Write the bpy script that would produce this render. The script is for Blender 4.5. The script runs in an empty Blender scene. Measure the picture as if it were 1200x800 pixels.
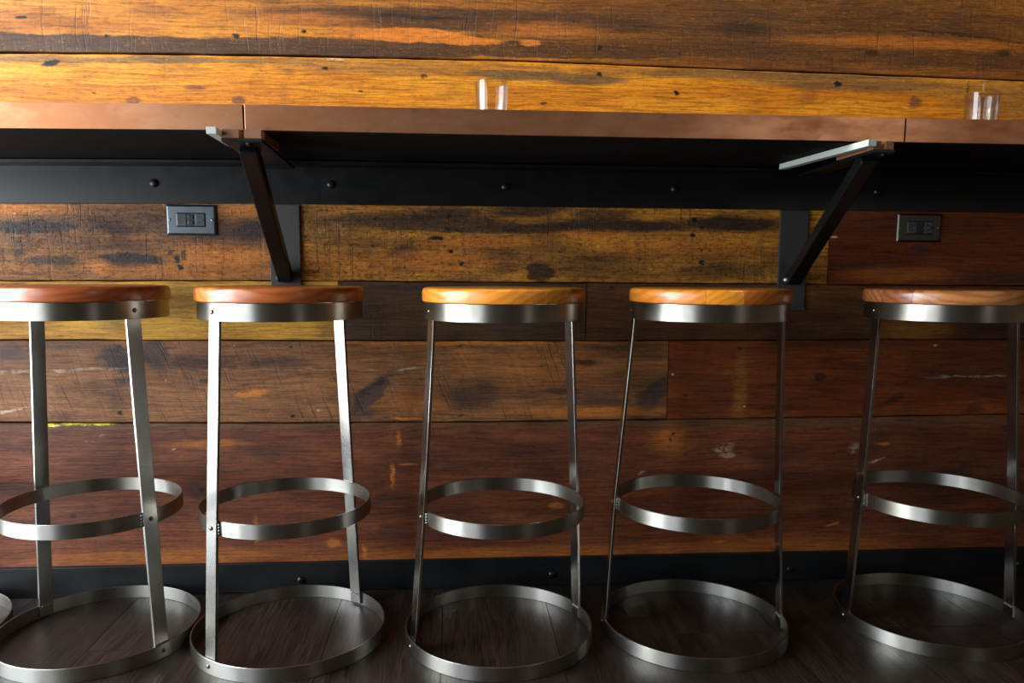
import bpy, bmesh, math, random
from mathutils import Vector, Matrix

random.seed(7)
SC = bpy.context.scene
COL = SC.collection
PI = math.pi

# ------------------------------------------------------------------ camera
YAW, PITCH, ROLL = 0.0723, 0.12032, -0.00546
cam_d = bpy.data.cameras.new('camera')
cam = bpy.data.objects.new('camera', cam_d)
COL.objects.link(cam)
fwd = Vector((math.sin(YAW) * math.cos(PITCH), math.cos(YAW) * math.cos(PITCH), -math.sin(PITCH)))
rgt = Vector((math.cos(YAW), -math.sin(YAW), 0))
dwn = fwd.cross(rgt)
rgt2 = math.cos(ROLL) * rgt + math.sin(ROLL) * dwn
dwn2 = -math.sin(ROLL) * rgt + math.cos(ROLL) * dwn
m = Matrix.Identity(4)
for i in range(3):
    m[i][0], m[i][1], m[i][2] = rgt2[i], -dwn2[i], -fwd[i]
m[0][3], m[1][3], m[2][3] = 0.0, 0.0, 0.78906
cam.matrix_world = m
cam_d.sensor_width = 36
cam_d.lens = 909.8 / 1200 * 36
cam_d.shift_y = 0.03329 * 909.8 / 1200
cam_d.clip_start = 0.02
SC.camera = cam

# ------------------------------------------------------------------ world, lights, exposure
world = bpy.data.worlds.new('world')
SC.world = world
world.use_nodes = True
bg = world.node_tree.nodes['Background']
bg.inputs[0].default_value = (0.75, 0.86, 1.0, 1)
bg.inputs[1].default_value = 0.6


def area(name, loc, target, sx, sy, power, color):
    d = bpy.data.lights.new(name, 'AREA')
    d.shape = 'RECTANGLE'
    d.size, d.size_y, d.energy, d.color = sx, sy, power, color
    o = bpy.data.objects.new(name, d)
    COL.objects.link(o)
    o.location = loc
    o.rotation_euler = (Vector(target) - Vector(loc)).to_track_quat('-Z', 'Y').to_euler()
    return o


# daylight through the tall shop windows on the left, a small window far right, a row of warm lamps above the counter
area('daylight', (-2.185, 0.92, 1.35), (0, 0.92, 1.35), 1.78, 2.56, 96, (0.87, 0.945, 1.0))
area('daylight_front', (-2.185, -1.09, 1.35), (0, -1.09, 1.35), 1.58, 2.56, 22, (0.87, 0.945, 1.0))
area('far_daylight', (2.95, -3.15, 2.0), (2.4, 1.5, 1.3), 0.9, 1.0, 4.5, (1.0, 0.93, 0.85))
for lx in (-1.2, 0.0, 1.2):
    area('lamp_light', (lx, 1.58, 2.6), (lx, 1.75, 1.2), 0.25, 0.2, 6, (1.0, 0.78, 0.5))

vs = SC.view_settings
vs.view_transform = 'Standard'
vs.look = 'None'
vs.exposure = 1.2
vs.gamma = 1.0
vs.use_curve_mapping = False


# ------------------------------------------------------------------ helpers
def srgb(r, g, b):
    f = lambda c: (c / 255) / 12.92 if c / 255 <= 0.04045 else ((c / 255 + 0.055) / 1.055) ** 2.4
    return (f(r), f(g), f(b), 1.0)


def link(name, bm, mat, parent=None, smooth=False, bevel=0.0, loc=None):
    me = bpy.data.meshes.new(name)
    bmesh.ops.recalc_face_normals(bm, faces=bm.faces[:])
    bm.to_mesh(me)
    bm.free()
    o = bpy.data.objects.new(name, me)
    COL.objects.link(o)
    if mat is not None:
        me.materials.append(mat)
    if parent is not None:
        o.parent = parent
    if loc is not None:
        o.location = loc
    if smooth:
        for p in me.polygons:
            p.use_smooth = True
        me.set_sharp_from_angle(angle=math.radians(35))
    if bevel:
        b = o.modifiers.new('bevel', 'BEVEL')
        b.width = bevel
        b.segments = 2
        b.limit_method = 'ANGLE'
    return o


def thing(name, loc, label, cat, group=None, rz=0.0):
    o = bpy.data.objects.new(name, None)
    COL.objects.link(o)
    o.location = loc
    o.rotation_euler = (0, 0, rz)
    o.empty_display_size = 0.05
    o['label'] = label
    o['category'] = cat
    if group:
        o['group'] = group
    return o


def struct(o):
    o['kind'] = 'structure'
    return o


def box(bm, x0, x1, y0, y1, z0, z1):
    v = [bm.verts.new(p) for p in ((x0, y0, z0), (x1, y0, z0), (x1, y1, z0), (x0, y1, z0),
                                   (x0, y0, z1), (x1, y0, z1), (x1, y1, z1), (x0, y1, z1))]
    for f in ((3, 2, 1, 0), (4, 5, 6, 7), (0, 1, 5, 4), (1, 2, 6, 5), (2, 3, 7, 6), (3, 0, 4, 7)):
        bm.faces.new([v[i] for i in f])
    return v


def boxbm(*a):
    bm = bmesh.new()
    box(bm, *a)
    return bm


def lathe(prof, seg=96, closed=True, cx=0.0, cy=0.0):
    """surface of revolution about z; prof = [(r, z), ...]; closed joins last to first"""
    bm = bmesh.new()
    rings = []
    for r, z in prof:
        if r < 1e-6:
            rings.append([bm.verts.new((cx, cy, z))])
        else:
            rings.append([bm.verts.new((cx + r * math.cos(2 * PI * k / seg), cy + r * math.sin(2 * PI * k / seg), z)) for k in range(seg)])
    n = len(prof)
    for i in range(n if closed else n - 1):
        a, b = rings[i], rings[(i + 1) % n]
        for k in range(seg):
            k2 = (k + 1) % seg
            if len(a) == 1 and len(b) == 1:
                continue
            if len(a) == 1:
                bm.faces.new((a[0], b[k], b[k2]))
            elif len(b) == 1:
                bm.faces.new((a[k], a[k2], b[0]))
            else:
                bm.faces.new((a[k], a[k2], b[k2], b[k]))
    return bm


def dome(bm, c, n, r, h, seg=12):
    """a low round bolt head at c pointing along n"""
    n = Vector(n).normalized()
    u = n.orthogonal().normalized()
    w = n.cross(u)
    prev = None
    for rr, hh in ((r, 0.0), (r, h * 0.45), (r * 0.8, h * 0.8), (r * 0.45, h)):
        ring = [bm.verts.new(Vector(c) + n * hh + (u * math.cos(2 * PI * k / seg) + w * math.sin(2 * PI * k / seg)) * rr) for k in range(seg)]
        if prev:
            for k in range(seg):
                bm.faces.new((prev[k], prev[(k + 1) % seg], ring[(k + 1) % seg], ring[k]))
        prev = ring
    bm.faces.new(prev)


# ------------------------------------------------------------------ materials
class NT:
    """terse node building"""

    def __init__(self, name):
        self.mat = bpy.data.materials.new(name)
        self.mat.use_nodes = True
        self.t = self.mat.node_tree
        self.bsdf = self.t.nodes['Principled BSDF']

    def n(self, typ, **kw):
        nd = self.t.nodes.new(typ)
        for k, v in kw.items():
            setattr(nd, k, v)
        return nd

    def put(self, sock, v):
        if isinstance(v, bpy.types.NodeSocket):
            self.t.links.new(v, sock)
        else:
            sock.default_value = v

    def math(self, op, a, b=None, c=None, clamp=False):
        nd = self.n('ShaderNodeMath', operation=op, use_clamp=clamp)
        self.put(nd.inputs[0], a)
        if b is not None:
            self.put(nd.inputs[1], b)
        if c is not None:
            self.put(nd.inputs[2], c)
        return nd.outputs[0]

    def vmath(self, op, a, b=None, c=None):
        nd = self.n('ShaderNodeVectorMath', operation=op)
        self.put(nd.inputs[0], a)
        if b is not None:
            self.put(nd.inputs[1], b)
        if c is not None:
            self.put(nd.inputs[2], c)
        return nd.outputs['Value'] if op in ('LENGTH', 'DOT_PRODUCT') else nd.outputs[0]

    def ramp(self, v, a, b, lo=0.0, hi=1.0):
        nd = self.n('ShaderNodeMapRange', interpolation_type='SMOOTHSTEP')
        self.put(nd.inputs[0], v)
        nd.inputs[1].default_value, nd.inputs[2].default_value = a, b
        nd.inputs[3].default_value, nd.inputs[4].default_value = lo, hi
        return nd.outputs[0]

    def mix(self, f, a, b, typ='MIX'):
        nd = self.n('ShaderNodeMix', data_type='RGBA', blend_type=typ)
        self.put(nd.inputs[0], f)
        self.put(nd.inputs[6], a)
        self.put(nd.inputs[7], b)
        return nd.outputs[2]

    def noise(self, vec, scale, detail=4.0, rough=0.55, dist=0.0, color=False):
        nd = self.n('ShaderNodeTexNoise')
        self.put(nd.inputs['Vector'], vec)
        nd.inputs['Scale'].default_value = scale
        nd.inputs['Detail'].default_value = detail
        nd.inputs['Roughness'].default_value = rough
        nd.inputs['Distortion'].default_value = dist
        return nd.outputs['Color'] if color else nd.outputs[0]

    def wave(self, vec, scale, dist, detail=2.0, dscale=1.0, direction='X'):
        nd = self.n('ShaderNodeTexWave', bands_direction=direction)
        self.put(nd.inputs['Vector'], vec)
        nd.inputs['Scale'].default_value = scale
        nd.inputs['Distortion'].default_value = dist
        nd.inputs['Detail'].default_value = detail
        nd.inputs['Detail Scale'].default_value = dscale
        return nd.outputs['Fac']

    def bump(self, h, strength, dist):
        nd = self.n('ShaderNodeBump')
        nd.inputs['Strength'].default_value = strength
        nd.inputs['Distance'].default_value = dist
        self.put(nd.inputs['Height'], h)
        self.t.links.new(nd.outputs[0], self.bsdf.inputs['Normal'])

    def set(self, **kw):
        for k, v in kw.items():
            self.put(self.bsdf.inputs[k.replace('_', ' ')], v)
        return self.mat


def plain(name, col, rough=0.5, metal=0.0, var=0.25, vscale=30.0, bump=0.0):
    t = NT(name)
    co = t.n('ShaderNodeTexCoord').outputs['Object']
    n = t.noise(co, vscale, 5)
    dark = tuple(c * (1 - var) for c in col[:3]) + (1,)
    lite = tuple(min(1, c * (1 + var)) for c in col[:3]) + (1,)
    t.set(Base_Color=t.mix(n, dark, lite), Metallic=metal, Roughness=t.ramp(n, 0.2, 0.8, rough * 0.85, min(1, rough * 1.15)))
    if bump:
        t.bump(n, bump, 0.001)
    return t.mat


LAYER_COLOR = {
    'dark': srgb(66, 46, 36), 'black': srgb(22, 16, 13), 'gray': srgb(92, 76, 52), 'orange': srgb(196, 116, 40),
    'gold': srgb(150, 100, 34), 'pale': srgb(206, 186, 158), 'purple': srgb(76, 55, 50), 'yellow': srgb(205, 196, 60),
}

# stains and holes per board: kind, [(x, z, half width, half height, strength, softness, turn)]
STAINS = {
 'top_board': [
  ('dark', [(-.778,1.296,.836,.0234,.95,.1,0),(-.263,1.305,.4,.0228,.9,.12,0),(.053,1.374,.54,.0285,.9,.25,0),(.173,1.312,.42,.019,.9,.15,0),(.376,1.356,.4,.038,.75,.4,0),(.664,1.371,.3,.048,.8,.4,0),(.877,1.322,.63,.022,.85,.15,0),(1.288,1.312,.352,.018,.85,.15,0),(.851,1.415,.273,.014,.8,.4,0),(1.236,1.414,.374,.012,.8,.4,0),(-.681,1.372,.057,.0144,.35,.6,0),(.456,1.416,1.05,.0114,.4,.6,0),(1.474,1.453,.176,.06,.6,.6,0),(.874,1.377,.882,.1254,.85,.8,0),(.457,1.373,.38,.072,.6,.7,0)]),
  ('black', [(.685,1.374,.063,.0133,.6,.6,0),(-.085,1.378,.1,.0054,.7,.6,0),(-.969,1.353,.0108,.0045,1,.35,0),(-.788,1.317,.0048,.0048,1,.35,0),(-.499,1.325,.0057,.0048,1,.35,0),(-.345,1.339,.006,.0045,1,.35,0),(-.241,1.332,.0048,.0038,1,.35,0),(.055,1.334,.016,.0038,.8,.35,0),(1.342,1.333,.0198,.0084,.7,.35,0),(1.009,1.325,.0198,.006,.7,.35,0),(.34,1.32,.006,.006,1,.35,0),(-.453,1.405,.171,.0057,.4,.6,0),(1.262,1.369,.198,.0032,.6,.5,-.09)]),
  ('orange', [(-.115,1.337,.132,.0171,1,.12,0),(.003,1.329,.104,.0114,1,.15,0),(-.223,1.34,.076,.0152,.6,.5,0),(.213,1.357,.12,.016,.5,.6,0),(.177,1.327,.024,.0076,.9,.3,0),(1.089,1.351,.264,.014,.5,.6,0),(-.339,1.367,.114,.0126,.5,.6,0)]),
 ],
 'lower_board': [
  ('gray', [(-.91,1.264,.247,.0081,.75,.5,0),(-.648,1.269,.114,.009,.85,.4,0),(-.399,1.271,.228,.0067,.6,.5,0),(-.086,1.263,.34,.0171,.45,.5,0),(.174,1.254,.17,.0114,.85,.3,0),(.316,1.247,.09,.0114,.85,.35,0),(.753,1.267,.42,.012,.75,.4,0),(.988,1.248,.273,.014,.75,.4,0),(1.385,1.22,.165,.052,.55,.6,0),(1.228,1.244,.132,.021,.5,.6,0)]),
  ('dark', [(-.698,1.206,.0266,.0048,.5,.6,0),(-.593,1.21,.0304,.0048,.9,.4,0),(-.639,1.25,.0418,.0152,.25,.8,0),(-.734,1.177,.0152,.0076,.9,.3,0),(-.498,1.183,.0152,.0095,.85,.3,0),(-.398,1.195,.014,.0114,.4,.6,0),(-.386,1.249,.0152,.0076,.45,.5,0),(.857,1.222,.0189,.016,.45,.6,0),(1.125,1.211,.0154,.014,.9,.35,0),(-.007,1.211,.028,.019,.25,.7,0),(.235,1.244,.0294,.006,.3,.7,0),(-.989,1.19,.038,.0108,.25,.8,0)]),
  ('black', [(-.911,1.255,.019,.0063,1,.3,.2),(-.822,1.192,.0048,.0029,.8,.35,0),(-.301,1.258,.0066,.0048,1,.35,0),(-.219,1.208,.006,.0038,.8,.35,0),(-.073,1.246,.006,.004,.8,.35,0),(.341,1.26,.0084,.0048,1,.35,0),(.528,1.221,.0063,.005,1,.35,0),(.926,1.251,.0095,.007,1,.35,0),(.207,1.19,.0084,.003,.8,.35,0),(1.26,1.248,.0022,.02,.6,.35,0)]),
  ('pale', [(-.277,1.278,.02,.0029,.8,.35,0),(1.3,1.247,.0026,.0189,.6,.35,0)]),
 ],
 'ledger_left': [
  ('dark', [(-.972,.889,.114,.0171,.95,.3,0),(-.761,.899,.24,.03,.75,.45,0),(-.597,.889,.133,.026,.8,.4,0),(-.48,.886,.052,.026,.9,.4,0),(-.766,.815,.076,.018,.95,.25,0),(-.939,.813,.0646,.0114,.8,.4,0),(-.869,.863,.1805,.038,.5,.7,0),(-1.009,.842,.0152,.0304,.7,.5,0),(-.867,.902,.019,.057,.5,.6,0),(-.722,.923,.152,.02,.5,.7,0),(-.806,.784,.12,.008,.4,.6,0)]),
  ('orange', [(-.547,.822,.1,.024,.85,.45,0),(-.641,.789,.18,.016,.5,.6,0),(-.829,.796,.024,.02,.6,.5,0),(-.488,.933,.0456,.012,.5,.6,0),(-1.007,.93,.114,.0152,.4,.6,0)]),
  ('black', [(-.653,.819,.0076,.01,1,.3,0),(-.648,.799,.006,.006,1,.3,0),(-.637,.829,.006,.012,.8,.3,0),(-.668,.833,.0114,.004,.7,.4,.6),(-.97,.885,.076,.0057,.4,.7,0)]),
 ],
 'ledger_middle': [
  ('dark', [(-.09,.91,.24,.022,.85,.4,0),(-.271,.892,.1,.024,.55,.6,0),(.135,.896,.231,.0126,.85,.3,0),(.172,.941,.096,.018,.85,.35,0),(.385,.906,.21,.016,.9,.3,0),(.683,.913,.126,.0189,.9,.35,0),(.353,.931,.0882,.016,.8,.4,0),(-.018,.933,.072,.0105,.8,.4,0),(.219,.862,.0546,.0546,.35,.7,0),(.345,.807,.147,.028,.55,.6,0),(.666,.797,.126,.0189,.6,.5,0),(-.121,.837,.0336,.02,.8,.35,0),(.115,.831,.06,.028,.4,.7,0),(-.311,.878,.072,.016,.6,.5,0)]),
  ('orange', [(-.05,.817,.147,.024,.7,.5,0),(-.233,.804,.14,.028,.5,.6,0),(.063,.863,.12,.014,.7,.4,0),(.556,.859,.189,.02,.55,.6,0),(.323,.883,.084,.012,.6,.5,0)]),
  ('black', [(.203,.794,.0315,.0252,.85,.2,0),(-.047,.872,.0189,.006,1,.35,0),(-.018,.894,.006,.004,1,.35,0),(-.018,.925,.0063,.004,1,.35,0),(-.19,.917,.005,.004,1,.35,0),(-.013,.84,.005,.0042,1,.35,0),(.014,.811,.006,.005,1,.35,0),(.582,.923,.0105,.0063,1,.35,0),(.602,.904,.0052,.004,1,.35,0),(.579,.884,.0084,.0042,1,.35,0),(.605,.819,.0052,.0063,1,.35,0),(.604,.847,.0044,.004,1,.35,0),(-.069,.92,.032,.008,.6,.6,0)]),
 ],
 'ledger_right': [
  ('dark', [(1.164,.855,.0276,.0105,.7,.5,0),(1.015,.811,.088,.0105,.5,.6,0),(1.354,.783,.115,.0154,.6,.5,0),(1.232,.902,.132,.0294,.3,.7,0),(.987,.921,.088,.0336,.3,.7,0)]),
  ('orange', [(1.106,.791,.154,.0168,.4,.6,0)]),
  ('pale', [(.938,.883,.011,.0027,.7,.35,0)]),
 ],
 'middle_gold': [
  ('dark', [(-.811,.693,.044,.048,.5,.7,0),(-.649,.725,.028,.04,.4,.7,0),(-.306,.669,.028,.044,.45,.6,0),(-.983,.724,.114,.01,.3,.7,0)]),
  ('black', [(-.833,.687,.0057,.003,1,.35,0),(-1.057,.758,.057,.0038,.5,.35,0)]),
 ],
 'middle_dark': [
  ('dark', [(-.214,.706,.063,.08,.4,.7,0),(.137,.648,.252,.0252,.4,.7,0),(-.07,.756,.168,.01,.5,.5,0)]),
  ('black', [(-.15,.757,.0105,.003,1,.35,0)]),
 ],
 'middle_right': [
  ('dark', [(.476,.655,.176,.042,.4,.7,0),(.913,.666,.176,.0525,.4,.7,0),(1.386,.677,.138,.063,.6,.7,0)]),
  ('gold', [(1.171,.653,.0874,.0308,.5,.6,0),(.853,.747,.044,.0294,.3,.7,0)]),
  ('black', [(.382,.756,.0052,.0031,1,.35,0),(.321,.724,.0025,.063,.5,.35,0)]),
 ],
 'saw_left': [
  ('dark', [(-.798,.583,.052,.032,.95,.4,-.5),(-.715,.593,.032,.04,.85,.35,.7),(-.62,.575,.08,.0168,.55,.6,0),(-.951,.62,.152,.0147,.45,.6,0),(-1.049,.6,.0418,.02,.6,.6,0),(-.791,.53,.028,.01,.75,.5,0),(-.808,.501,.028,.024,.45,.7,0),(-.602,.529,.014,.0063,.8,.5,0),(-.41,.572,.068,.0189,.5,.6,0),(-.213,.494,.0714,.021,.95,.35,.75),(-.243,.456,.036,.0294,.6,.6,0),(.022,.48,.0546,.0294,.65,.5,0),(.074,.492,.0294,.0352,.55,.6,0),(.307,.57,.0504,.0084,.85,.4,0),(.226,.56,.0294,.0063,.6,.5,0),(.265,.498,.0462,.0084,.7,.4,0),(.351,.478,.0714,.0198,.5,.6,0),(.486,.477,.0756,.0252,.9,.3,.85),(.515,.451,.0308,.044,.5,.6,0),(.392,.61,.088,.0126,.5,.6,0),(-.388,.62,.084,.008,.5,.6,0)]),
  ('orange', [(.352,.447,.198,.0132,.6,.6,0),(.222,.56,.126,.042,.3,.7,0),(.053,.619,.294,.0052,.6,.5,0),(.022,.581,.0378,.0336,.35,.7,0),(-.114,.476,.084,.0294,.3,.7,0),(-.125,.432,.0336,.0034,.9,.35,0),(-.483,.497,.0336,.0073,.9,.3,.2),(-.515,.494,.02,.006,.9,.3,0)]),
  ('pale', [(-.955,.555,.15,.0034,.42,.6,.03),(-1.055,.458,.0304,.0038,.7,.5,.25),(-.42,.555,.24,.0017,.18,.5,0),(-.114,.557,.0294,.0027,.7,.5,.15),(-.692,.53,.0024,.0025,1,.35,0),(-.336,.455,.0042,.0031,.7,.35,0),(-.529,.614,.003,.003,.6,.35,0)]),
  ('purple', [(-.197,.494,.0504,.0105,.8,.4,.8),(-.702,.6,.016,.028,.6,.5,.6),(.477,.473,.0264,.0294,.6,.5,.8),(.502,.505,.0264,.0308,.4,.6,.8)]),
  ('black', [(-.803,.452,.0057,.0053,1,.35,0),(-.798,.612,.0057,.003,1,.35,0),(-.399,.443,.0063,.0031,1,.35,0),(-.397,.611,.0063,.0031,1,.35,0),(.011,.613,.0105,.0031,.8,.35,0),(.011,.439,.0063,.0025,.8,.35,0),(.318,.572,.0252,.0063,.7,.5,0)]),
 ],
 'saw_right': [
  ('gold', [(.715,.504,.0176,.088,.55,.6,0),(.687,.543,.022,.0066,.5,.5,0)]),
  ('dark', [(.922,.531,.0132,.011,.95,.3,0),(1.109,.469,.0484,.011,.7,.4,.5),(.633,.515,.11,.0252,.35,.7,0),(.938,.623,.184,.0176,.5,.6,0),(1.35,.556,.184,.066,.5,.8,0),(1.204,.512,.11,.011,.4,.6,0),(.824,.453,.0792,.0088,.5,.6,0),(1.336,.445,.0322,.0138,.5,.6,.6)]),
  ('pale', [(.542,.541,.0029,.0026,.9,.35,0),(1.224,.614,.003,.0029,.9,.35,0),(1.329,.532,.1035,.0023,.4,.6,0),(.73,.458,.0029,.0029,.6,.35,0)]),
  ('black', [(.711,.606,.0066,.0042,.8,.35,0),(.575,.487,.0066,.0031,.8,.35,0)]),
 ],
 'bottom_board': [
  ('gray', [(-.485,.418,.66,.0084,.5,.6,0),(.792,.418,.759,.0154,.5,.6,0)]),
  ('dark', [(-.973,.274,.14,.0168,.6,.6,0),(-.939,.189,.12,.0176,.3,.7,0),(-.634,.258,.024,.021,.6,.6,0),(-.611,.311,.021,.0168,.5,.6,0),(-.709,.376,.32,.0294,.25,.8,0),(.224,.322,.264,.044,.35,.8,0),(1.257,.264,.322,.115,.35,.8,0),(-.032,.194,.126,.046,.3,.8,0)]),
  ('orange', [(-.158,.29,.0052,.0252,.8,.5,0),(-.142,.383,.0052,.0189,.6,.5,0),(-.12,.318,.021,.0026,.6,.5,0),(-.231,.092,.0052,.022,.6,.5,0),(-.254,.198,.0042,.0352,.4,.6,0),(-.308,.12,.0168,.011,.6,.6,0),(.252,.207,.0176,.0088,.5,.5,0),(.541,.371,.044,.0352,.45,.7,0),(.053,.082,.44,.0176,.35,.7,0),(-.702,.093,.28,.0176,.35,.7,0),(-.609,.375,.084,.0084,.4,.7,0),(.976,.145,.0184,.0037,.8,.5,.25),(.682,.105,.0176,.0037,.6,.5,0),(1.101,.357,.0184,.0035,.6,.5,0),(-.494,.159,.0063,.0308,.5,.6,0),(.807,.088,.352,.023,.3,.7,0)]),
  ('pale', [(.681,.352,.022,.011,.55,.6,.2),(.691,.332,.0176,.0066,.45,.6,0),(1.026,.346,.0176,.0115,.35,.6,.2),(1.087,.314,.0207,.0029,.6,.5,.3),(.469,.291,.011,.0023,.35,.5,.5),(-.868,.384,.016,.0027,.5,.5,0),(-.683,.363,.004,.0021,.8,.35,0),(-.847,.398,.006,.004,.4,.35,0)]),
  ('yellow', [(-.96,.424,.0133,.0034,.95,.5,0),(-.924,.426,.014,.0028,.8,.5,0),(-.861,.425,.048,.0031,.95,.5,0)]),
  ('black', [(.545,.389,.0055,.0033,1,.35,0),(.541,.374,.0044,.0044,.8,.35,0),(-.928,.201,.006,.0066,.7,.35,0),(-.621,.26,.0052,.0066,.9,.35,0)]),
 ],
}


def plank_material(name, c1, c2, c3, layers=(), saw=0.0, saw_tilt=0.0, saw_scale=42.0, dark=None, streak=0.5, seed=0.0,
                   pit=0.0, rough=0.5, warp=1.0):
    """weathered board lying along world x: streaked grain, saw kerfs, stains and holes at their own places"""
    t = NT(name)
    pos = t.n('ShaderNodeNewGeometry').outputs['Position']
    off = t.vmath('ADD', pos, (seed * 3.1, seed * 1.7, seed * 5.3))
    # grain coordinates, stretched along x and bent a little
    bend = t.noise(t.vmath('MULTIPLY', off, (2.2, 1, 6)), 1.0, 3, color=True)
    off2 = t.vmath('MULTIPLY_ADD', t.vmath('SUBTRACT', bend, (0.5, 0.5, 0.5)), (0.05, 0, 0.035), off)
    fine = t.noise(t.vmath('MULTIPLY', off2, (9, 20, 210)), 1.0, 5, 0.6)
    broad = t.noise(t.vmath('MULTIPLY', off2, (2.2, 4, 26)), 1.0, 5, 0.6)
    cloud = t.noise(t.vmath('MULTIPLY', off, (7, 7, 18)), 1.0, 6, 0.62)
    speck = t.noise(t.vmath('MULTIPLY', off, (120, 120, 260)), 1.0, 3, 0.6)
    col = t.mix(t.ramp(broad, 0.36, 0.64), c1, c2)
    col = t.mix(t.math('MULTIPLY', t.ramp(cloud, 0.46, 0.68), streak), col, c3)
    col = t.mix(t.ramp(fine, 0.42, 0.64, 0.0, 0.75), col, t.mix(1.0, col, (0.45, 0.41, 0.37, 1), 'MULTIPLY'))
    # stains: ellipses in the wall plane whose outline is broken up by noise
    wn = t.noise(t.vmath('MULTIPLY', off, (14, 14, 40)), 1.0, 7, 0.66, color=True)
    wpos = t.vmath('MULTIPLY_ADD', t.vmath('SUBTRACT', wn, (0.5, 0.5, 0.5)), (0.09 * warp, 0, 0.026 * warp), pos)
    wn2 = t.noise(t.vmath('MULTIPLY', off, (60, 60, 110)), 1.0, 6, 0.7, color=True)
    wpos_s = t.vmath('MULTIPLY_ADD', t.vmath('SUBTRACT', wn2, (0.5, 0.5, 0.5)), (0.030, 0, 0.014), pos)
    for kind, blobs in layers:
        acc = None
        for (x, z, rx, rz, s, soft, rot) in blobs:
            src = wpos_s if rx < 0.03 else wpos
            d = t.vmath('SUBTRACT', src, (x, 0, z))
            if rot:
                mp = t.n('ShaderNodeMapping')
                mp.inputs['Rotation'].default_value = (0, rot, 0)
                t.put(mp.inputs['Vector'], d)
                d = mp.outputs[0]
            d = t.vmath('LENGTH', t.vmath('MULTIPLY', d, (1 / rx, 0, 1 / rz)))
            mk = t.ramp(d, 1 + soft, max(0.02, 1 - soft), 0.0, s)
            acc = mk if acc is None else t.math('MAXIMUM', acc, mk)
        tone = LAYER_COLOR[kind]
        if kind == 'dark' and dark is not None:
            tone = dark
        if kind in ('dark', 'orange', 'gray', 'gold'):
            tone = t.mix(t.ramp(fine, 0.38, 0.66, 0.0, 0.6), tone, tuple(c * 0.5 for c in tone[:3]) + (1,))
            acc = t.math('MULTIPLY', acc, t.ramp(speck, 0.28, 0.42, 0.72, 1.0))
        if kind in ('pale', 'yellow'):
            acc = t.math('MULTIPLY', acc, t.ramp(wn2, 0.42, 0.56))
        col = t.mix(acc, col, tone)
    grit = t.noise(t.vmath('MULTIPLY', off2, (42, 30, 230)), 1.0, 6, 0.72)
    col = t.mix(t.ramp(grit, 0.52, 0.68, 0.0, 0.75), col, t.mix(1.0, col, (0.40, 0.36, 0.32, 1), 'MULTIPLY'))
    col = t.mix(t.ramp(grit, 0.46, 0.32, 0.0, 0.5), col, t.mix(1.0, col, (1.6, 1.5, 1.4, 1), 'MULTIPLY'))
    h = t.math('ADD', t.math('MULTIPLY', fine, 0.6), t.math('MULTIPLY', grit, -0.5))
    if saw:
        mp = t.n('ShaderNodeMapping')
        mp.inputs['Rotation'].default_value = (0, saw_tilt, 0)
        t.put(mp.inputs['Vector'], off)
        wob = t.noise(off, 6.0, 2, color=True)
        sv = t.vmath('MULTIPLY_ADD', t.vmath('SUBTRACT', wob, (0.5, 0.5, 0.5)), (0.03, 0, 0.02), mp.outputs[0])
        w = t.noise(t.vmath('MULTIPLY', sv, (saw_scale * 2.6, 5, 5.5)), 1.0, 4, 0.7)
        patch = t.ramp(t.noise(off, 5.0, 3), 0.30, 0.60)
        k = t.math('MULTIPLY', t.math('MULTIPLY', t.ramp(w, 0.52, 0.72), patch), saw)
        col = t.mix(k, col, t.mix(1.0, col, (0.42, 0.40, 0.38, 1), 'MULTIPLY'))
        k2 = t.math('MULTIPLY', t.math('MULTIPLY', t.ramp(w, 0.46, 0.32), patch), saw * 0.5)
        col = t.mix(k2, col, t.mix(1.0, col, (1.55, 1.5, 1.45, 1), 'MULTIPLY'))
        h = t.math('SUBTRACT', h, t.math('MULTIPLY', k, 0.8))
    if pit:
        v = t.noise(t.vmath('MULTIPLY', off2, (95, 60, 150)), 1.0, 4, 0.7)
        k = t.math('MULTIPLY', t.ramp(v, 0.52, 0.70), pit)
        col = t.mix(k, col, t.mix(1.0, col, (0.34, 0.3, 0.27, 1), 'MULTIPLY'))
        k2 = t.math('MULTIPLY', t.ramp(v, 0.42, 0.30), pit)
        col = t.mix(k2, col, t.mix(1.0, col, (1.7, 1.6, 1.45, 1), 'MULTIPLY'))
        h = t.math('SUBTRACT', h, t.math('MULTIPLY', k, 0.9))
    col = t.mix(t.ramp(speck, 0.52, 0.72, 0.0, 0.45), col, t.mix(1.0, col, (0.5, 0.46, 0.42, 1), 'MULTIPLY'))
    spark = t.ramp(speck, 0.42, 0.28, 0.0, 0.4)
    col = t.mix(spark, col, t.mix(1.0, col, (1.7, 1.6, 1.5, 1), 'MULTIPLY'))
    t.set(Base_Color=col, Roughness=t.ramp(cloud, 0.3, 0.7, rough - 0.08, rough + 0.12))
    t.bsdf.inputs['Specular IOR Level'].default_value = 0.25
    t.bump(h, 0.7, 0.0026)
    return t.mat


def metal_material(name, col, r0, r1, tint, turn, aniso):
    """flat bar brushed along its length: the highlight spreads across the brushing"""
    t = NT(name)
    co = t.n('ShaderNodeTexCoord').outputs['Object']
    a = t.noise(co, 9, 3, 0.5)
    c = t.mix(t.ramp(a, 0.35, 0.7), col, tint)
    t.set(Base_Color=c, Metallic=1.0, Roughness=t.ramp(a, 0.3, 0.7, r0, r1), Anisotropic=aniso, Anisotropic_Rotation=turn)
    tg = t.n('ShaderNodeTangent', direction_type='RADIAL', axis='Z')
    t.put(t.bsdf.inputs['Tangent'], tg.outputs[0])
    return t.mat


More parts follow.
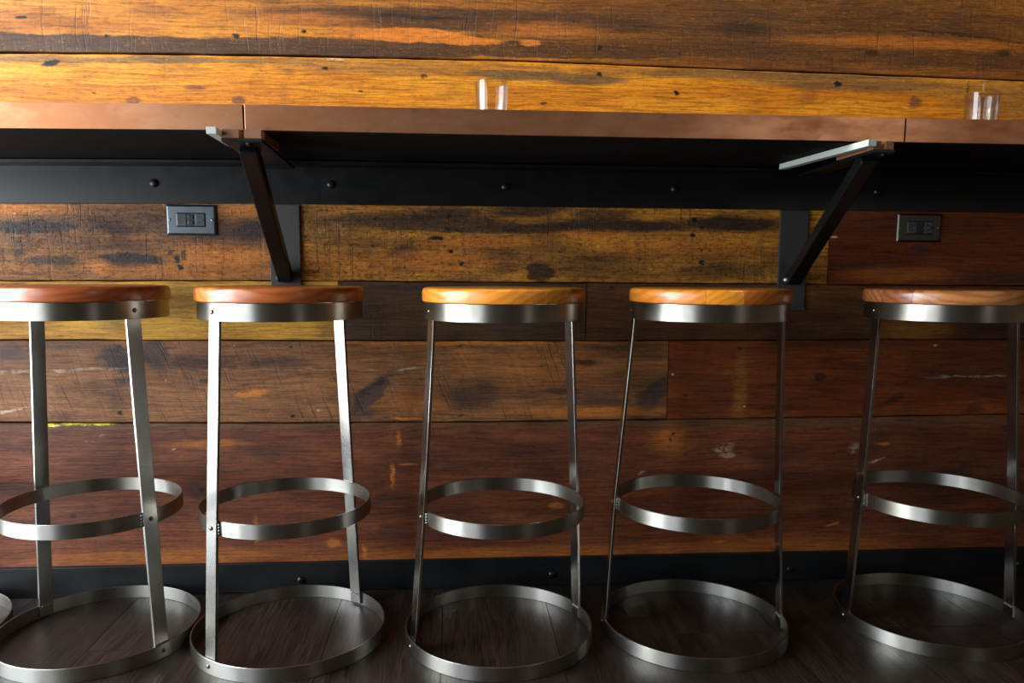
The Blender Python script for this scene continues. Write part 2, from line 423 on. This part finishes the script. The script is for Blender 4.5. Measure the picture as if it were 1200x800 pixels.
def seat_material(name, c1, c2, seed):
    """varnished softwood: growth rings run through the solid so they show on the rim and the top"""
    t = NT(name)
    co = t.n('ShaderNodeTexCoord').outputs['Object']
    rnd = t.n('ShaderNodeObjectInfo').outputs['Random']
    off = t.vmath('ADD', co, (seed, seed * 2, seed * 3))
    mv = t.n('ShaderNodeCombineXYZ')
    t.put(mv.inputs[0], t.math('MULTIPLY', rnd, 3.0))
    t.put(mv.inputs[2], t.math('MULTIPLY', rnd, 5.0))
    off = t.vmath('ADD', off, mv.outputs[0])
    bend = t.noise(t.vmath('MULTIPLY', off, (3, 9, 14)), 1.0, 3, color=True)
    p = t.vmath('MULTIPLY_ADD', bend, (0.0, 0.035, 0.03), off)
    w = t.wave(t.vmath('MULTIPLY', p, (0.2, 1.0, 1.5)), 26, 3.0, 2, 1.2, 'DIAGONAL')
    fine = t.noise(t.vmath('MULTIPLY', off, (12, 260, 260)), 1.0, 3)
    col = t.mix(t.ramp(w, 0.35, 0.95, 0, 0.65), c1, c2)
    col = t.mix(t.ramp(fine, 0.5, 0.75, 0, 0.4), col, t.mix(1.0, col, (0.6, 0.5, 0.4, 1), 'MULTIPLY'))
    hsv = t.n('ShaderNodeHueSaturation')
    t.put(hsv.inputs['Color'], col)
    t.put(hsv.inputs['Value'], t.ramp(rnd, 0.0, 1.0, 0.78, 1.2))
    t.put(hsv.inputs['Hue'], t.ramp(rnd, 0.0, 1.0, 0.492, 0.508))
    t.set(Base_Color=hsv.outputs[0], Roughness=0.33, Coat_Weight=0.35, Coat_Roughness=0.2)
    return t.mat


def copper_material():
    t = NT('patinated_copper')
    pos = t.n('ShaderNodeNewGeometry').outputs['Position']
    a = t.noise(t.vmath('MULTIPLY', pos, (5, 5, 12)), 1.0, 5, 0.6)
    b = t.noise(t.vmath('MULTIPLY', pos, (30, 30, 40)), 1.0, 4, 0.6)
    col = t.mix(t.ramp(a, 0.35, 0.68), srgb(164, 106, 70), srgb(208, 150, 112))
    col = t.mix(t.ramp(b, 0.55, 0.75, 0, 0.5), col, srgb(132, 94, 74))
    t.set(Base_Color=col, Metallic=0.85, Roughness=t.ramp(a, 0.3, 0.7, 0.40, 0.27))
    t.bump(a, 0.06, 0.004)
    return t.mat


def floor_material():
    t = NT('dark_floor_plank')
    pos = t.n('ShaderNodeNewGeometry').outputs['Position']
    rnd = t.n('ShaderNodeObjectInfo').outputs['Random']
    mv = t.n('ShaderNodeCombineXYZ')
    t.put(mv.inputs[0], t.math('MULTIPLY', rnd, 7.0))
    t.put(mv.inputs[1], t.math('MULTIPLY', rnd, 11.0))
    off = t.vmath('ADD', pos, mv.outputs[0])
    bend = t.noise(t.vmath('MULTIPLY', off, (7, 2, 1)), 1.0, 3, color=True)
    p = t.vmath('MULTIPLY_ADD', bend, (0.045, 0, 0), off)
    fine = t.noise(t.vmath('MULTIPLY', p, (230, 9, 1)), 1.0, 5, 0.65)
    broad = t.noise(t.vmath('MULTIPLY', p, (24, 2, 1)), 1.0, 4)
    col = t.mix(t.ramp(broad, 0.3, 0.7), srgb(27, 20, 16), srgb(47, 36, 29))
    col = t.mix(t.ramp(fine, 0.45, 0.60, 0, 0.9), col, srgb(12, 9, 7))
    col = t.mix(t.ramp(fine, 0.42, 0.28, 0, 0.6), col, srgb(70, 56, 46))
    val = t.n('ShaderNodeHueSaturation')
    t.put(val.inputs['Color'], col)
    t.put(val.inputs['Value'], t.ramp(rnd, 0, 1, 0.8, 1.2))
    t.set(Base_Color=val.outputs[0], Roughness=t.ramp(fine, 0.3, 0.7, 0.30, 0.42))
    t.bump(fine, 0.35, 0.0012)
    return t.mat


def glass_material():
    """thin clear glass: see-through, with mirror reflections that grow towards grazing view"""
    t = NT('clear_glass')
    fr = t.n('ShaderNodeFresnel')
    fr.inputs[0].default_value = 1.5
    gl = t.n('ShaderNodeBsdfGlossy')
    gl.inputs['Roughness'].default_value = 0.03
    tr = t.n('ShaderNodeBsdfTransparent')
    tr.inputs[0].default_value = (0.965, 0.97, 0.965, 1)
    mx = t.n('ShaderNodeMixShader')
    t.put(mx.inputs[0], t.math('MINIMUM', fr.outputs[0], 0.45))
    t.put(mx.inputs[1], tr.outputs[0])
    t.put(mx.inputs[2], gl.outputs[0])
    t.put(t.t.nodes['Material Output'].inputs[0], mx.outputs[0])
    return t.mat


M_STEEL = metal_material('brushed_steel_ring', srgb(160, 158, 152), 0.29, 0.39, srgb(142, 136, 124), 0.25, 0.75)
M_LEG = metal_material('brushed_steel_bar', srgb(170, 168, 164), 0.19, 0.25, srgb(146, 139, 128), 0.25, 0.8)
M_BOLT = plain('bolt_steel', srgb(120, 112, 100), 0.3, 1.0)
M_WELD = plain('weld_steel', srgb(170, 165, 158), 0.35, 1.0, 0.3, 400, 0.6)
M_BLACK = plain('black_steel', srgb(10, 12, 13), 0.36, 0.0, 0.2, 25)
M_BASE = plain('black_baseboard', srgb(12, 14, 16), 0.4, 0.0, 0.25, 12)
M_PLATE = plain('bracket_plate_steel', srgb(54, 53, 52), 0.5, 0.3, 0.2, 20)
M_COVER = plain('gray_cover_plate', srgb(90, 96, 100), 0.32, 0.9, 0.1, 40)
M_SOCKET = plain('black_socket', srgb(26, 28, 28), 0.25)
M_FACE = plain('socket_face_glint', srgb(62, 68, 70), 0.22)  # lighter than the socket body: reflections on the raised faces put into the colour
M_SLOT = plain('socket_hole', srgb(5, 5, 5), 0.6)
M_PALE = plain('pale_batten', srgb(172, 178, 168), 0.5)
M_SHIM = plain('raw_wood_shim', srgb(120, 78, 48), 0.7, 0, 0.4, 60)
M_UNDER = plain('dark_underside', srgb(8, 6, 5), 0.8, 0, 0.3, 12)
for mm in (M_BLACK, M_BASE):
    mm.node_tree.nodes['Principled BSDF'].inputs['Specular IOR Level'].default_value = 0.32
M_UNDER.node_tree.nodes['Principled BSDF'].inputs['Specular IOR Level'].default_value = 0.1
M_COPPER = copper_material()
M_SEAM = plain('copper_edge_seam', srgb(70, 48, 36), 0.5, 0.6)
M_FLOOR = floor_material()
M_GLASS = glass_material()
M_GAP = plain('wall_backing', srgb(14, 10, 8), 0.9)
M_GROUT = plain('floor_grout', srgb(96, 84, 74), 0.9)
M_ROOM = plain('room_plaster', srgb(88, 70, 50), 0.8, 0, 0.1, 3)
M_CEIL = plain('room_ceiling', srgb(52, 46, 40), 0.9, 0, 0.1, 3)
M_FRAME = plain('window_frame', srgb(40, 40, 42), 0.4)

# ------------------------------------------------------------------ room shell
X0, X1, Y0, YW, ZC = -2.2, 3.5, -3.2, 1.895, 3.0    # YW: face of the boards
struct(link('floor', boxbm(X0, X1, Y0, YW + 0.05, -0.06, -0.010), M_GROUT))
floor = bpy.data.objects['floor']
struct(link('ceiling', boxbm(X0, X1, Y0, YW + 0.05, ZC, ZC + 0.06), M_CEIL))
struct(link('wall_back', boxbm(X0, X1, YW + 0.017, YW + 0.12, -0.010, ZC), M_GAP))
wall = bpy.data.objects['wall_back']
struct(link('wall_right', boxbm(X1, X1 + 0.08, Y0, YW + 0.1, -0.01, ZC), M_ROOM))
struct(link('wall_front', boxbm(X0, X1, Y0 - 0.08, Y0, -0.01, ZC), M_ROOM))
WY0, WY1, WZ0, WZ1 = -1.90, 1.82, 0.04, 2.66
PY0, PY1 = -0.28, 0.02                                # pier between the two shop windows
bm = bmesh.new()
box(bm, X0 - 0.08, X0, Y0, YW + 0.1, -0.01, WZ0)
box(bm, X0 - 0.08, X0, Y0, YW + 0.1, WZ1, ZC)
box(bm, X0 - 0.08, X0, Y0, WY0, WZ0, WZ1)
box(bm, X0 - 0.08, X0, PY0, PY1, WZ0, WZ1)
box(bm, X0 - 0.08, X0, WY1, YW + 0.1, WZ0, WZ1)
struct(link('wall_left', bm, M_ROOM))
for i, (ya, yb) in enumerate(((WY0, PY0), (PY1, WY1))):
    bm = bmesh.new()
    for k in range(3):
        y = ya + (yb - ya - 0.04) * k / 2
        box(bm, X0 - 0.06, X0 - 0.01, y, y + 0.04, WZ0, WZ1)
    box(bm, X0 - 0.06, X0 - 0.01, ya, yb, WZ0, WZ0 + 0.04)
    box(bm, X0 - 0.06, X0 - 0.01, ya, yb, WZ1 - 0.04, WZ1)
    struct(link('window_%d' % (i + 1), bm, M_FRAME))

# floor planks run towards the wall; joints measured on the visible strip
fx = 0.708 - 0.247 * 13
k = 0
while fx < X1 - 0.3:
    a, b = max(fx, X0) + 0.0006, fx + 0.247 - 0.0006
    ends = [Y0]
    y = 1.602 - [0.0, 0.46, 0.85, 0.3, 0.7][(k + 3) % 5]
    if abs(fx - 0.955) < 0.01:
        y = 1.602
    ys = sorted({round(y - 1.2 * j, 3) for j in range(-1, 6)})
    ys = [Y0] + [q for q in ys if Y0 + 0.1 < q < YW - 0.05] + [YW]
    for y0, y1 in zip(ys[:-1], ys[1:]):
        if b - a > 0.05:
            zt = random.uniform(-0.0004, 0.0004)
            link('floor_plank', boxbm(a, b, y0 + 0.0006, y1 - 0.0006, -0.010, zt), M_FLOOR, floor)
    fx += 0.247
    k += 1

# ------------------------------------------------------------------ wall boards
SEAM = {
    's0': [(-1.75, 1.2701), (-1.0204, 1.2746), (-0.7416, 1.2791), (-0.4566, 1.2829), (-0.263, 1.2839), (0.1333, 1.2849), (0.5425, 1.28), (0.9653, 1.274), (1.4025, 1.2678), (2.4, 1.2647)],
    'sA': [(-1.75, 0.7618), (-1.0563, 0.7655), (-0.2737, 0.7692), (0.3459, 0.7679), (0.9074, 0.7656), (1.4474, 0.7643), (2.4, 0.7636)],
    'sB': [(-1.75, 0.6299), (-1.066, 0.6283), (-0.4785, 0.6267), (0.1369, 0.6249), (0.7822, 0.626), (1.4595, 0.6283), (2.4, 0.6294)],
    'sC': [(-1.75, 0.438), (-1.0799, 0.4313), (-0.4853, 0.4246), (0.138, 0.4232), (0.7914, 0.4265), (1.4769, 0.4323), (2.4, 0.4352)],
    'sH': [(-1.7, 1.0), (2.4, 1.0)], 'top': [(-1.75, 1.58), (2.4, 1.58)], 'foot': [(-1.7, 0.002), (2.4, 0.002)],
}


def seam(s, x):
    pts = SEAM[s]
    if x <= pts[0][0]:
        return pts[0][1]
    for (xa, za), (xb, zb) in zip(pts[:-1], pts[1:]):
        if x <= xb:
            u = (x - xa) / (xb - xa)
            return za + (zb - za) * u
    return pts[-1][1]


def board(lo, hi, x0, x1, mat, gap_lo=0.0012, gap_hi=0.0012, proud=0.0, edge=0.0008):
    """one reclaimed board with slightly wandering edges"""
    rnd = random.Random(int(x0 * 1000) + int(seam(lo, 0) * 7000))
    n = max(3, int((x1 - x0) / 0.055))
    bm = bmesh.new()
    cols = []
    yf, yb = YW - proud, YW + 0.016
    for i in range(n + 1):
        x = x0 + 0.0010 + (x1 - x0 - 0.0020) * i / n
        zl = seam(lo, x) + gap_lo + rnd.uniform(-edge, edge)
        zh = seam(hi, x) - gap_hi + rnd.uniform(-edge, edge)
        c = 0.0016
        cols.append([bm.verts.new(p) for p in ((x, yb, zl), (x, yf + c, zl), (x, yf, zl + c), (x, yf, zh - c), (x, yf + c, zh), (x, yb, zh))])
    for a, b in zip(cols[:-1], cols[1:]):
        for j in range(6):
            j2 = (j + 1) % 6
            bm.faces.new((a[j], b[j], b[j2], a[j2]))
    bm.faces.new(cols[0])
    bm.faces.new(cols[-1])
    return link('wall_board', bm, mat, wall)


S = srgb
DK = S(58, 42, 34)
board('s0', 'top', -1.75, 2.4, plank_material('board_top', S(190, 124, 36), S(164, 98, 28), S(108, 66, 26), STAINS['top_board'], saw=0.55, saw_scale=40, seed=1.0, dark=S(62, 42, 27), streak=0.6, warp=0.8), gap_lo=0.0026)
board('sH', 's0', -1.75, 2.4, plank_material('board_gold', S(210, 144, 34), S(194, 122, 22), S(170, 104, 26), STAINS['lower_board'], saw=0.15, seed=2.0, dark=S(116, 70, 44), streak=0.5, warp=0.7), gap_hi=0.0012)
board('sA', 'sH', -1.75, -0.402, plank_material('board_ledger_left', S(168, 108, 44), S(130, 80, 36), S(80, 53, 36), STAINS['ledger_left'], saw=0.9, saw_scale=34, seed=3.0, dark=S(34, 28, 28), streak=0.75, pit=0.6))
board('sA', 'sH', -0.402, 0.927, plank_material('board_ledger_middle', S(192, 130, 42), S(152, 98, 34), S(94, 62, 30), STAINS['ledger_middle'], saw=0.7, saw_scale=40, seed=4.0, dark=S(34, 26, 22), streak=0.65, pit=0.85))
board('sA', 'sH', 0.927, 2.4, plank_material('board_ledger_right', S(122, 58, 24), S(100, 44, 18), S(78, 38, 20), STAINS['ledger_right'], seed=5.0, dark=DK, streak=0.5))
board('sB', 'sA', -1.75, -0.281, plank_material('board_gold_left', S(204, 152, 50), S(182, 126, 38), S(142, 102, 44), STAINS['middle_gold'], seed=6.0, dark=S(92, 70, 44), streak=0.5))
board('sB', 'sA', -0.281, 0.319, plank_material('board_brown', S(88, 58, 32), S(70, 46, 28), S(56, 38, 26), STAINS['middle_dark'], saw=0.3, seed=7.0, dark=S(44, 32, 24)))
board('sB', 'sA', 0.319, 2.4, plank_material('board_brown_right', S(98, 60, 30), S(78, 44, 22), S(60, 36, 22), STAINS['middle_right'], saw=0.3, seed=8.0, dark=S(50, 34, 24)))
board('sC', 'sB', -1.75, 0.529, plank_material('board_sawn', S(142, 94, 54), S(114, 72, 42), S(84, 55, 37), STAINS['saw_left'], saw=0.85, saw_tilt=0.35, saw_scale=44, seed=9.0, dark=S(48, 38, 36), streak=0.6), gap_lo=0.0022)
board('sC', 'sB', 0.529, 2.4, plank_material('board_red', S(126, 64, 26), S(102, 46, 20), S(84, 42, 22), STAINS['saw_right'], seed=10.0, dark=S(52, 32, 22)))
board('foot', 'sC', -1.75, 2.4, plank_material('board_bottom', S(116, 64, 38), S(92, 46, 27), S(72, 40, 26), STAINS['bottom_board'], seed=11.0, dark=S(52, 34, 28), streak=0.7))
SEAM['t2'] = [(-2.5, 1.85), (3.5, 1.85)]
SEAM['t3'] = [(-2.5, 2.2), (3.5, 2.2)]
m_far = plank_material('board_far', S(150, 92, 38), S(120, 72, 30), S(90, 56, 30), (), saw=0.4, seed=12.0)
board('top', 't2', X0, 3.5, m_far)
board('t2', 't3', X0, 3.5, m_far)
for lo, hi in (('s0', 'top'), ('sH', 's0'), ('sA', 'sH'), ('sB', 'sA'), ('sC', 'sB'), ('foot', 'sC')):
    board(lo, hi, -2.5, -1.755, m_far)
    board(lo, hi, 2.4, 3.5, m_far)

# baseboard: flat black steel, bolted on
bb = struct(link('baseboard_back', boxbm(X0, X1, YW - 0.012, YW, 0.001, 0.0750), M_BASE, bevel=0.001))
for x in (-1.0, -0.386, 0.241, 0.863, 1.49):
    b = bmesh.new()
    dome(b, (x, YW - 0.012, 0.031), (0, -1, 0), 0.0085, 0.006)
    link('bolt', b, M_BLACK, bb, smooth=True)

# ------------------------------------------------------------------ counter
YF, ZT, ZB = 1.484, 1.0905, 1.0420


def counter(x0, x1, label, tilt=0.0):
    r = thing('counter_section', (x1, YF, ZB), label, 'counter', 'copper clad counter sections')
    r.rotation_euler = (0, tilt, 0)
    w = x0 - x1
    b = bmesh.new()
    box(b, w, 0, 0, 0.0012, 0.003, ZT - ZB)                     # front sheet
    box(b, w, 0, 0.0012, YW - YF - 0.0004, ZT - ZB - 0.0012, ZT - ZB)   # top sheet
    box(b, w, 0, 0.0012, 0.012, 0.003, 0.0042)                  # returned hem
    link('copper_cladding', b, M_COPPER, r, bevel=0.0011)
    b = boxbm(w + 0.001, -0.001, 0.004, YW - YF - 0.0004, 0.0, 0.003)
    link('underside_panel', b, M_UNDER, r)
    b = boxbm(w + 0.001, -0.001, 0.002, YW - YF - 0.0004, 0.0043, ZT - ZB - 0.0014)
    link('core_board', b, M_UNDER, r)
    return r


counter(-1.4, -0.3845, 'copper fronted counter section on the left, pinkish and pale at its end', -0.0105)
counter(-0.3815, 0.8645, 'long middle copper fronted counter section between the two steel brackets')
counter(0.8675, 2.4, 'copper fronted counter section on the right carrying a clear tumbler')

# ledger angle under the counter
def ledger(x0, x1, bolts, label, tilt=0.0):
    """black angle iron, hung from its right end x1"""
    r = thing('steel_ledger', (x1, YW, 0.948), label, 'beam', 'black steel ledgers under the counter')
    r.rotation_euler = (0, tilt, 0)
    link('wall_leg', boxbm(x0 - x1, 0, -0.008, 0, 0, 0.0912), M_BLACK, r, bevel=0.001)
    link('top_leg', boxbm(x0 - x1, 0, -0.072, -0.008, 0.0842, 0.0912), M_BLACK, r, bevel=0.001)
    for x in bolts:
        b = bmesh.new()
        dome(b, (x - x1, -0.008, 0.046), (0, -1, 0), 0.0095, 0.007)
        link('bolt', b, M_BLACK, r, smooth=True)


ledger(-1.4, -0.4628, (-1.10, -0.694), 'short black steel angle left of the slanted left strut, above the outlet', -0.0105)
ledger(-0.4612, 2.4, (-0.291, 0.119, 0.53, 1.04, 1.45), 'long black steel angle running right from the left strut under the counter')


def bar_between(p, q, w, h):
    """rectangular tube from p to q, width w along x"""
    p, q = Vector(p), Vector(q)
    d = (q - p).normalized()
    u = Vector((1, 0, 0))
    u = (u - d * u.dot(d)).normalized()
    v = d.cross(u)
    bm = bmesh.new()
    e = []
    for c in (p, q):
        e.append([bm.verts.new(c + u * a * w / 2 + v * b * h / 2) for a, b in ((-1, -1), (1, -1), (1, 1), (-1, 1))])
    for k in range(4):
        bm.faces.new((e[0][k], e[0][(k + 1) % 4], e[1][(k + 1) % 4], e[1][k]))
    bm.faces.new(e[0])
    bm.faces.new(e[1])
    return bm


def bracket(x, zb, arm_dx, hw, label, strip):
    r = thing('shelf_bracket', (x, YW, zb), label, 'bracket', 'steel brackets under the counter')
    link('wall_plate', boxbm(-0.0352, 0.0352, -0.008, 0, 0, 0.9470 - zb - (0.0008 if x < 0 else 0)), M_PLATE, r, bevel=0.001)
    za = 1.0195 - zb
    b = boxbm(-hw, hw, 1.452 - YW, -0.074, za, za + 0.006)
    for v in b.verts:                                    # the arm was fixed a little out of square
        v.co.x += arm_dx * (v.co.y / (1.452 - YW))
    link('arm_plate', b, M_BLACK, r, bevel=0.0008)
    link('strut', bar_between((0, -0.012, 0.775 - zb), (arm_dx * 0.8, 1.515 - YW, za), 0.034, 0.026), M_BLACK, r, bevel=0.003)
    b = bmesh.new()
    dome(b, (-0.016, -0.012, 0.778 - zb), (-0.6, -1, 0.2), 0.008, 0.004)
    link('weld', b, M_BOLT, r, smooth=True)
    for a, c in ((-hw + 0.002, -0.005), (0.004, hw - 0.002)):
        link('shim', boxbm(a + arm_dx * 0.97, c + arm_dx * 0.97, 1.456 - YW, 1.60 - YW, za + 0.006, ZB - zb - 0.0005), M_SHIM, r)
    (xa, ya), (xb, yb) = strip
    b = bar_between((xa - x, ya - YW, 1.0345 - zb), (xb - x, yb - YW, 1.0345 - zb), 0.017, 0.012)
    s = link('batten', b, M_PALE, r, bevel=0.0005)
    s['label'] = 'pale batten beside the arm'
    for yy in (1.475, 1.54):
        b = bmesh.new()
        dome(b, (arm_dx * 0.9 + 0.010, yy - YW, za), (0, 0, -1), 0.006, 0.004)
        link('bolt', b, M_BLACK, r, smooth=True)
    return r


bracket(-0.402, 0.698, 0.022, 0.036, 'left black steel bracket with slanted strut, above the second stool', ((-0.4275, 1.57), (-0.4255, 1.43)))
bracket(0.833, 0.700, -0.025, 0.022, 'right black steel bracket with a long pale batten beside its arm', ((0.747, 1.77), (0.7755, 1.435)))


# ------------------------------------------------------------------ outlets
def outlet(x, z, label, mat):
    r = thing('wall_outlet', (x, YW, z), label, 'outlet', 'wall outlets below the counter')
    w, h = 0.057, 0.0352
    b = bmesh.new()
    prof = [(w, h, 0.0), (w, h, -0.003), (w - 0.004, h - 0.004, -0.0065)]
    rings = []
    for a, c, y in prof:
        rings.append([b.verts.new((sx * a, y, sz * c)) for sx, sz in ((-1, -1), (1, -1), (1, 1), (-1, 1))])
    hole = [b.verts.new((sx * 0.0335, -0.0065, sz * 0.0165)) for sx, sz in ((-1, -1), (1, -1), (1, 1), (-1, 1))]
    rings.append(hole)
    for q, s in zip(rings[:-1], rings[1:]):
        for k in range(4):
            b.faces.new((q[k], q[(k + 1) % 4], s[(k + 1) % 4], s[k]))
    link('cover_plate', b, mat, r, bevel=0.0012)
    m_face = M_FACE
    body = link('receptacle', boxbm(-0.033, 0.033, -0.0078, 0.0, -0.016, 0.016), M_SOCKET, r, bevel=0.0012)
    for s in (-1, 1):
        link('socket_face', boxbm(s * 0.021 - 0.0105, s * 0.021 + 0.0105, -0.0092, -0.0076, -0.0135, 0.0135), m_face, body, bevel=0.0012)
        b = bmesh.new()
        for dz in (-0.006, 0.006):
            box(b, s * 0.021 - 0.0045, s * 0.021 + 0.0035, -0.0094, -0.0091, dz - 0.0014, dz + 0.0014)
        link('slot', b, M_SLOT, body)
        b = bmesh.new()
        dome(b, (s * 0.0285 - s * 0.0005, -0.0090, 0), (0, -1, 0), 0.0028, 0.0005)
        link('ground_hole', b, M_SLOT, body)
        link('button', boxbm(-0.006, 0.006, -0.0102, -0.0076, s * 0.0062 - 0.0042, s * 0.0062 + 0.0042), M_SOCKET, body, bevel=0.0007)
        b = bmesh.new()
        dome(b, (s * 0.048, -0.0064, 0), (0, -1, 0), 0.003, 0.0014)
        link('screw', b, M_BOLT, r, smooth=True)
    return r


outlet(-0.616, 0.9090, 'gray metal outlet on the left, between the first two stools', M_COVER)
outlet(1.156, 0.9075, 'dark metal outlet on the right, above the rightmost stool', plain('bronze_cover_plate', srgb(78, 74, 70), 0.34, 0.9, 0.1, 40))


# ------------------------------------------------------------------ tumblers
def tumbler(x, y, label):
    r = thing('tumbler', (x, y, ZT), label, 'glass', 'clear tumblers on the counter')
    prof = [(0, 0), (0.0285, 0), (0.0305, 0.002), (0.0335, 0.079), (0.0333, 0.0798), (0.0326, 0.0798), (0.0320, 0.079),
            (0.0288, 0.012), (0.026, 0.0095), (0, 0.009)]
    link('glass_body', lathe(prof, 64, False), M_GLASS, r, smooth=True)


tumbler(0.0729, 1.62, 'clear glass tumbler standing on the middle copper counter section')
tumbler(1.1106, 1.62, 'clear glass tumbler standing on the right copper counter section')


# ------------------------------------------------------------------ stools
def bar_stool(x, y, ang, label, dmid=0.0, dseat=0.0, grain=0.0, mats=None, seed=0.0):
    """ang: direction of the first leg, degrees from the front (-y) towards -x; dmid / dseat: how far the frame is pushed out of true"""
    r = thing('bar_stool', (x, y, 0), label, 'stool', 'steel bar stools with round wooden seats')
    sh = lambda z: dmid * z / 0.29 if z < 0.29 else dmid + (dseat - dmid) * (z - 0.29) / 0.44

    def flat_ring(name, ro, th, z0, z1):
        c = sh((z0 + z1) / 2)
        e = 0.0006
        p = [(ro - e, z0), (ro, z0 + e), (ro, z1 - e), (ro - e, z1), (ro - th + e, z1), (ro - th, z1 - e), (ro - th, z0 + e), (ro - th + e, z0)]
        return link(name, lathe(p, 112, True, c, 0), M_STEEL, r, smooth=True)

    base = flat_ring('base_ring', 0.204, 0.0035, 0.0, 0.030)
    foot = flat_ring('foot_ring', 0.1775, 0.0035, 0.277, 0.307)
    band = flat_ring('seat_band', 0.1655, 0.0030, 0.6955, 0.7305)
    # legs: flat bar bent at the top to lie inside the seat band
    W, T = 0.0315, 0.0062
    for s in (0, 1):
        a = math.radians(ang) + PI * s
        n = Vector((-math.sin(a), -math.cos(a), 0))        # outward
        u = Vector((math.cos(a), -math.sin(a), 0))         # across
        line = [(0.004, 0.1972), (0.030, 0.1962), (0.31, 0.1806), (0.50, 0.1697), (0.672, 0.1602), (0.690, 0.1594), (0.729, 0.1592)]
        bm = bmesh.new()
        prev = None
        for z, rad in line:
            c = n * rad + Vector((sh(z), 0, z))
            c1 = [bm.verts.new(c + u * i * W / 2 + n * j * T / 2) for i, j in ((-1, -1), (1, -1), (1, 1), (-1, 1))]
            if prev:
                for k in range(4):
                    bm.faces.new((prev[k], prev[(k + 1) % 4], c1[(k + 1) % 4], c1[k]))
            else:
                bm.faces.new(c1)
            prev = c1
        bm.faces.new(prev)
        leg = link('leg', bm, M_LEG, r, bevel=0.0010)
        for z, rad in ((0.016, 0.204), (0.292, 0.1848), (0.713, 0.1655)):
            bm = bmesh.new()
            dome(bm, n * (rad - 0.0005) + Vector((sh(z), 0, z)), n, 0.0046, 0.0036)
            link('bolt', bm, M_BOLT, r, smooth=True)
        # weld beads where the bar meets the two rings
        for z, rad, sd in ((0.029, 0.1925, 1), (0.292, 0.1785, 1), (0.292, 0.1785, -1)):
            bm = bmesh.new()
            for q in range(4):
                c = n * rad + u * sd * (W / 2 + 0.0006) + Vector((sh(z), 0, z + (q - 1.5) * 0.006)) if z > 0.1 else \
                    n * (rad + 0.0005) + u * (q - 1.5) * 0.007 + Vector((sh(z), 0, z))
                bmesh.ops.create_icosphere(bm, subdivisions=1, radius=0.0028, matrix=Matrix.Translation(c))
            link('weld', bm, M_WELD, r, smooth=True)
    # seat: glued boards cut to a disc
    R, zb, zt = 0.1695, 0.7308, 0.760
    prof = [(0, zb), (R - 0.004, zb), (R - 0.001, zb + 0.0012), (R, zb + 0.004), (R, zt - 0.009), (R - 0.0012, zt - 0.0045), (R - 0.004, zt - 0.0014), (R - 0.009, zt), (0, zt)]
    g = math.radians(grain)
    d = Vector((math.cos(g), math.sin(g), 0))            # across the boards
    cuts = [-0.2, -0.098, -0.031, 0.038, 0.104, 0.2]
    for i in range(5):
        bm = lathe(prof, 96, False)
        for c, sgn in ((cuts[i] + 0.0003, 1), (cuts[i + 1] - 0.0003, -1)):
            geo = bm.verts[:] + bm.edges[:] + bm.faces[:]
            res = bmesh.ops.bisect_plane(bm, geom=geo, plane_co=d * c, plane_no=d, clear_inner=sgn > 0, clear_outer=sgn < 0)
            ed = [e for e in res['geom_cut'] if isinstance(e, bmesh.types.BMEdge)]
            if ed:
                bmesh.ops.holes_fill(bm, edges=ed)
        rot = Matrix.Rotation(-g - PI / 2, 4, 'Z')
        bm.transform(rot)
        o = link('seat_board', bm, mats[i % len(mats)], r, smooth=True)
        o.rotation_euler = (0, 0, g + PI / 2)
        o.location = (sh(0.745), 0, 0)
    return r


SEAT_RED = [seat_material('seat_wood_red', srgb(178, 98, 42), srgb(150, 76, 32), 1.0), seat_material('seat_wood_rust', srgb(184, 106, 46), srgb(156, 82, 34), 2.0)]
SEAT_ORANGE = [seat_material('seat_wood_orange', srgb(206, 120, 36), srgb(180, 96, 28), 3.0), seat_material('seat_wood_amber', srgb(212, 132, 34), srgb(188, 106, 28), 4.0)]
SEAT_TAN = [seat_material('seat_wood_tan', srgb(172, 108, 58), srgb(126, 70, 36), 5.0), seat_material('seat_wood_honey', srgb(164, 98, 50), srgb(124, 68, 32), 6.0)]

bar_stool(-1.192, 1.676, 8, 'stool past the left edge, only its steel base ring showing', 0, 0, 20, SEAT_RED)
bar_stool(-0.775, 1.672, -58, 'leftmost stool with its near leg on the right and red brown seat', 0.000, 0.002, 100, SEAT_RED)
bar_stool(-0.3635, 1.650, 38.5, 'second stool from the left, gleaming near leg, below the left bracket', 0.000, 0.002, 110, SEAT_RED)
bar_stool(0.0916, 1.6255, 68, 'middle stool with orange seat, standing below the central tumbler', 0.006, 0.008, 60, SEAT_ORANGE)
bar_stool(0.529, 1.634, 93, 'amber seated stool with both legs seen edge on, below the right bracket', -0.001, 0.012, 15, SEAT_ORANGE)
bar_stool(1.0885, 1.6435, 90, 'rightmost stool with a tan seat, below the dark right outlet', 0.0, -0.010, 90, SEAT_TAN)
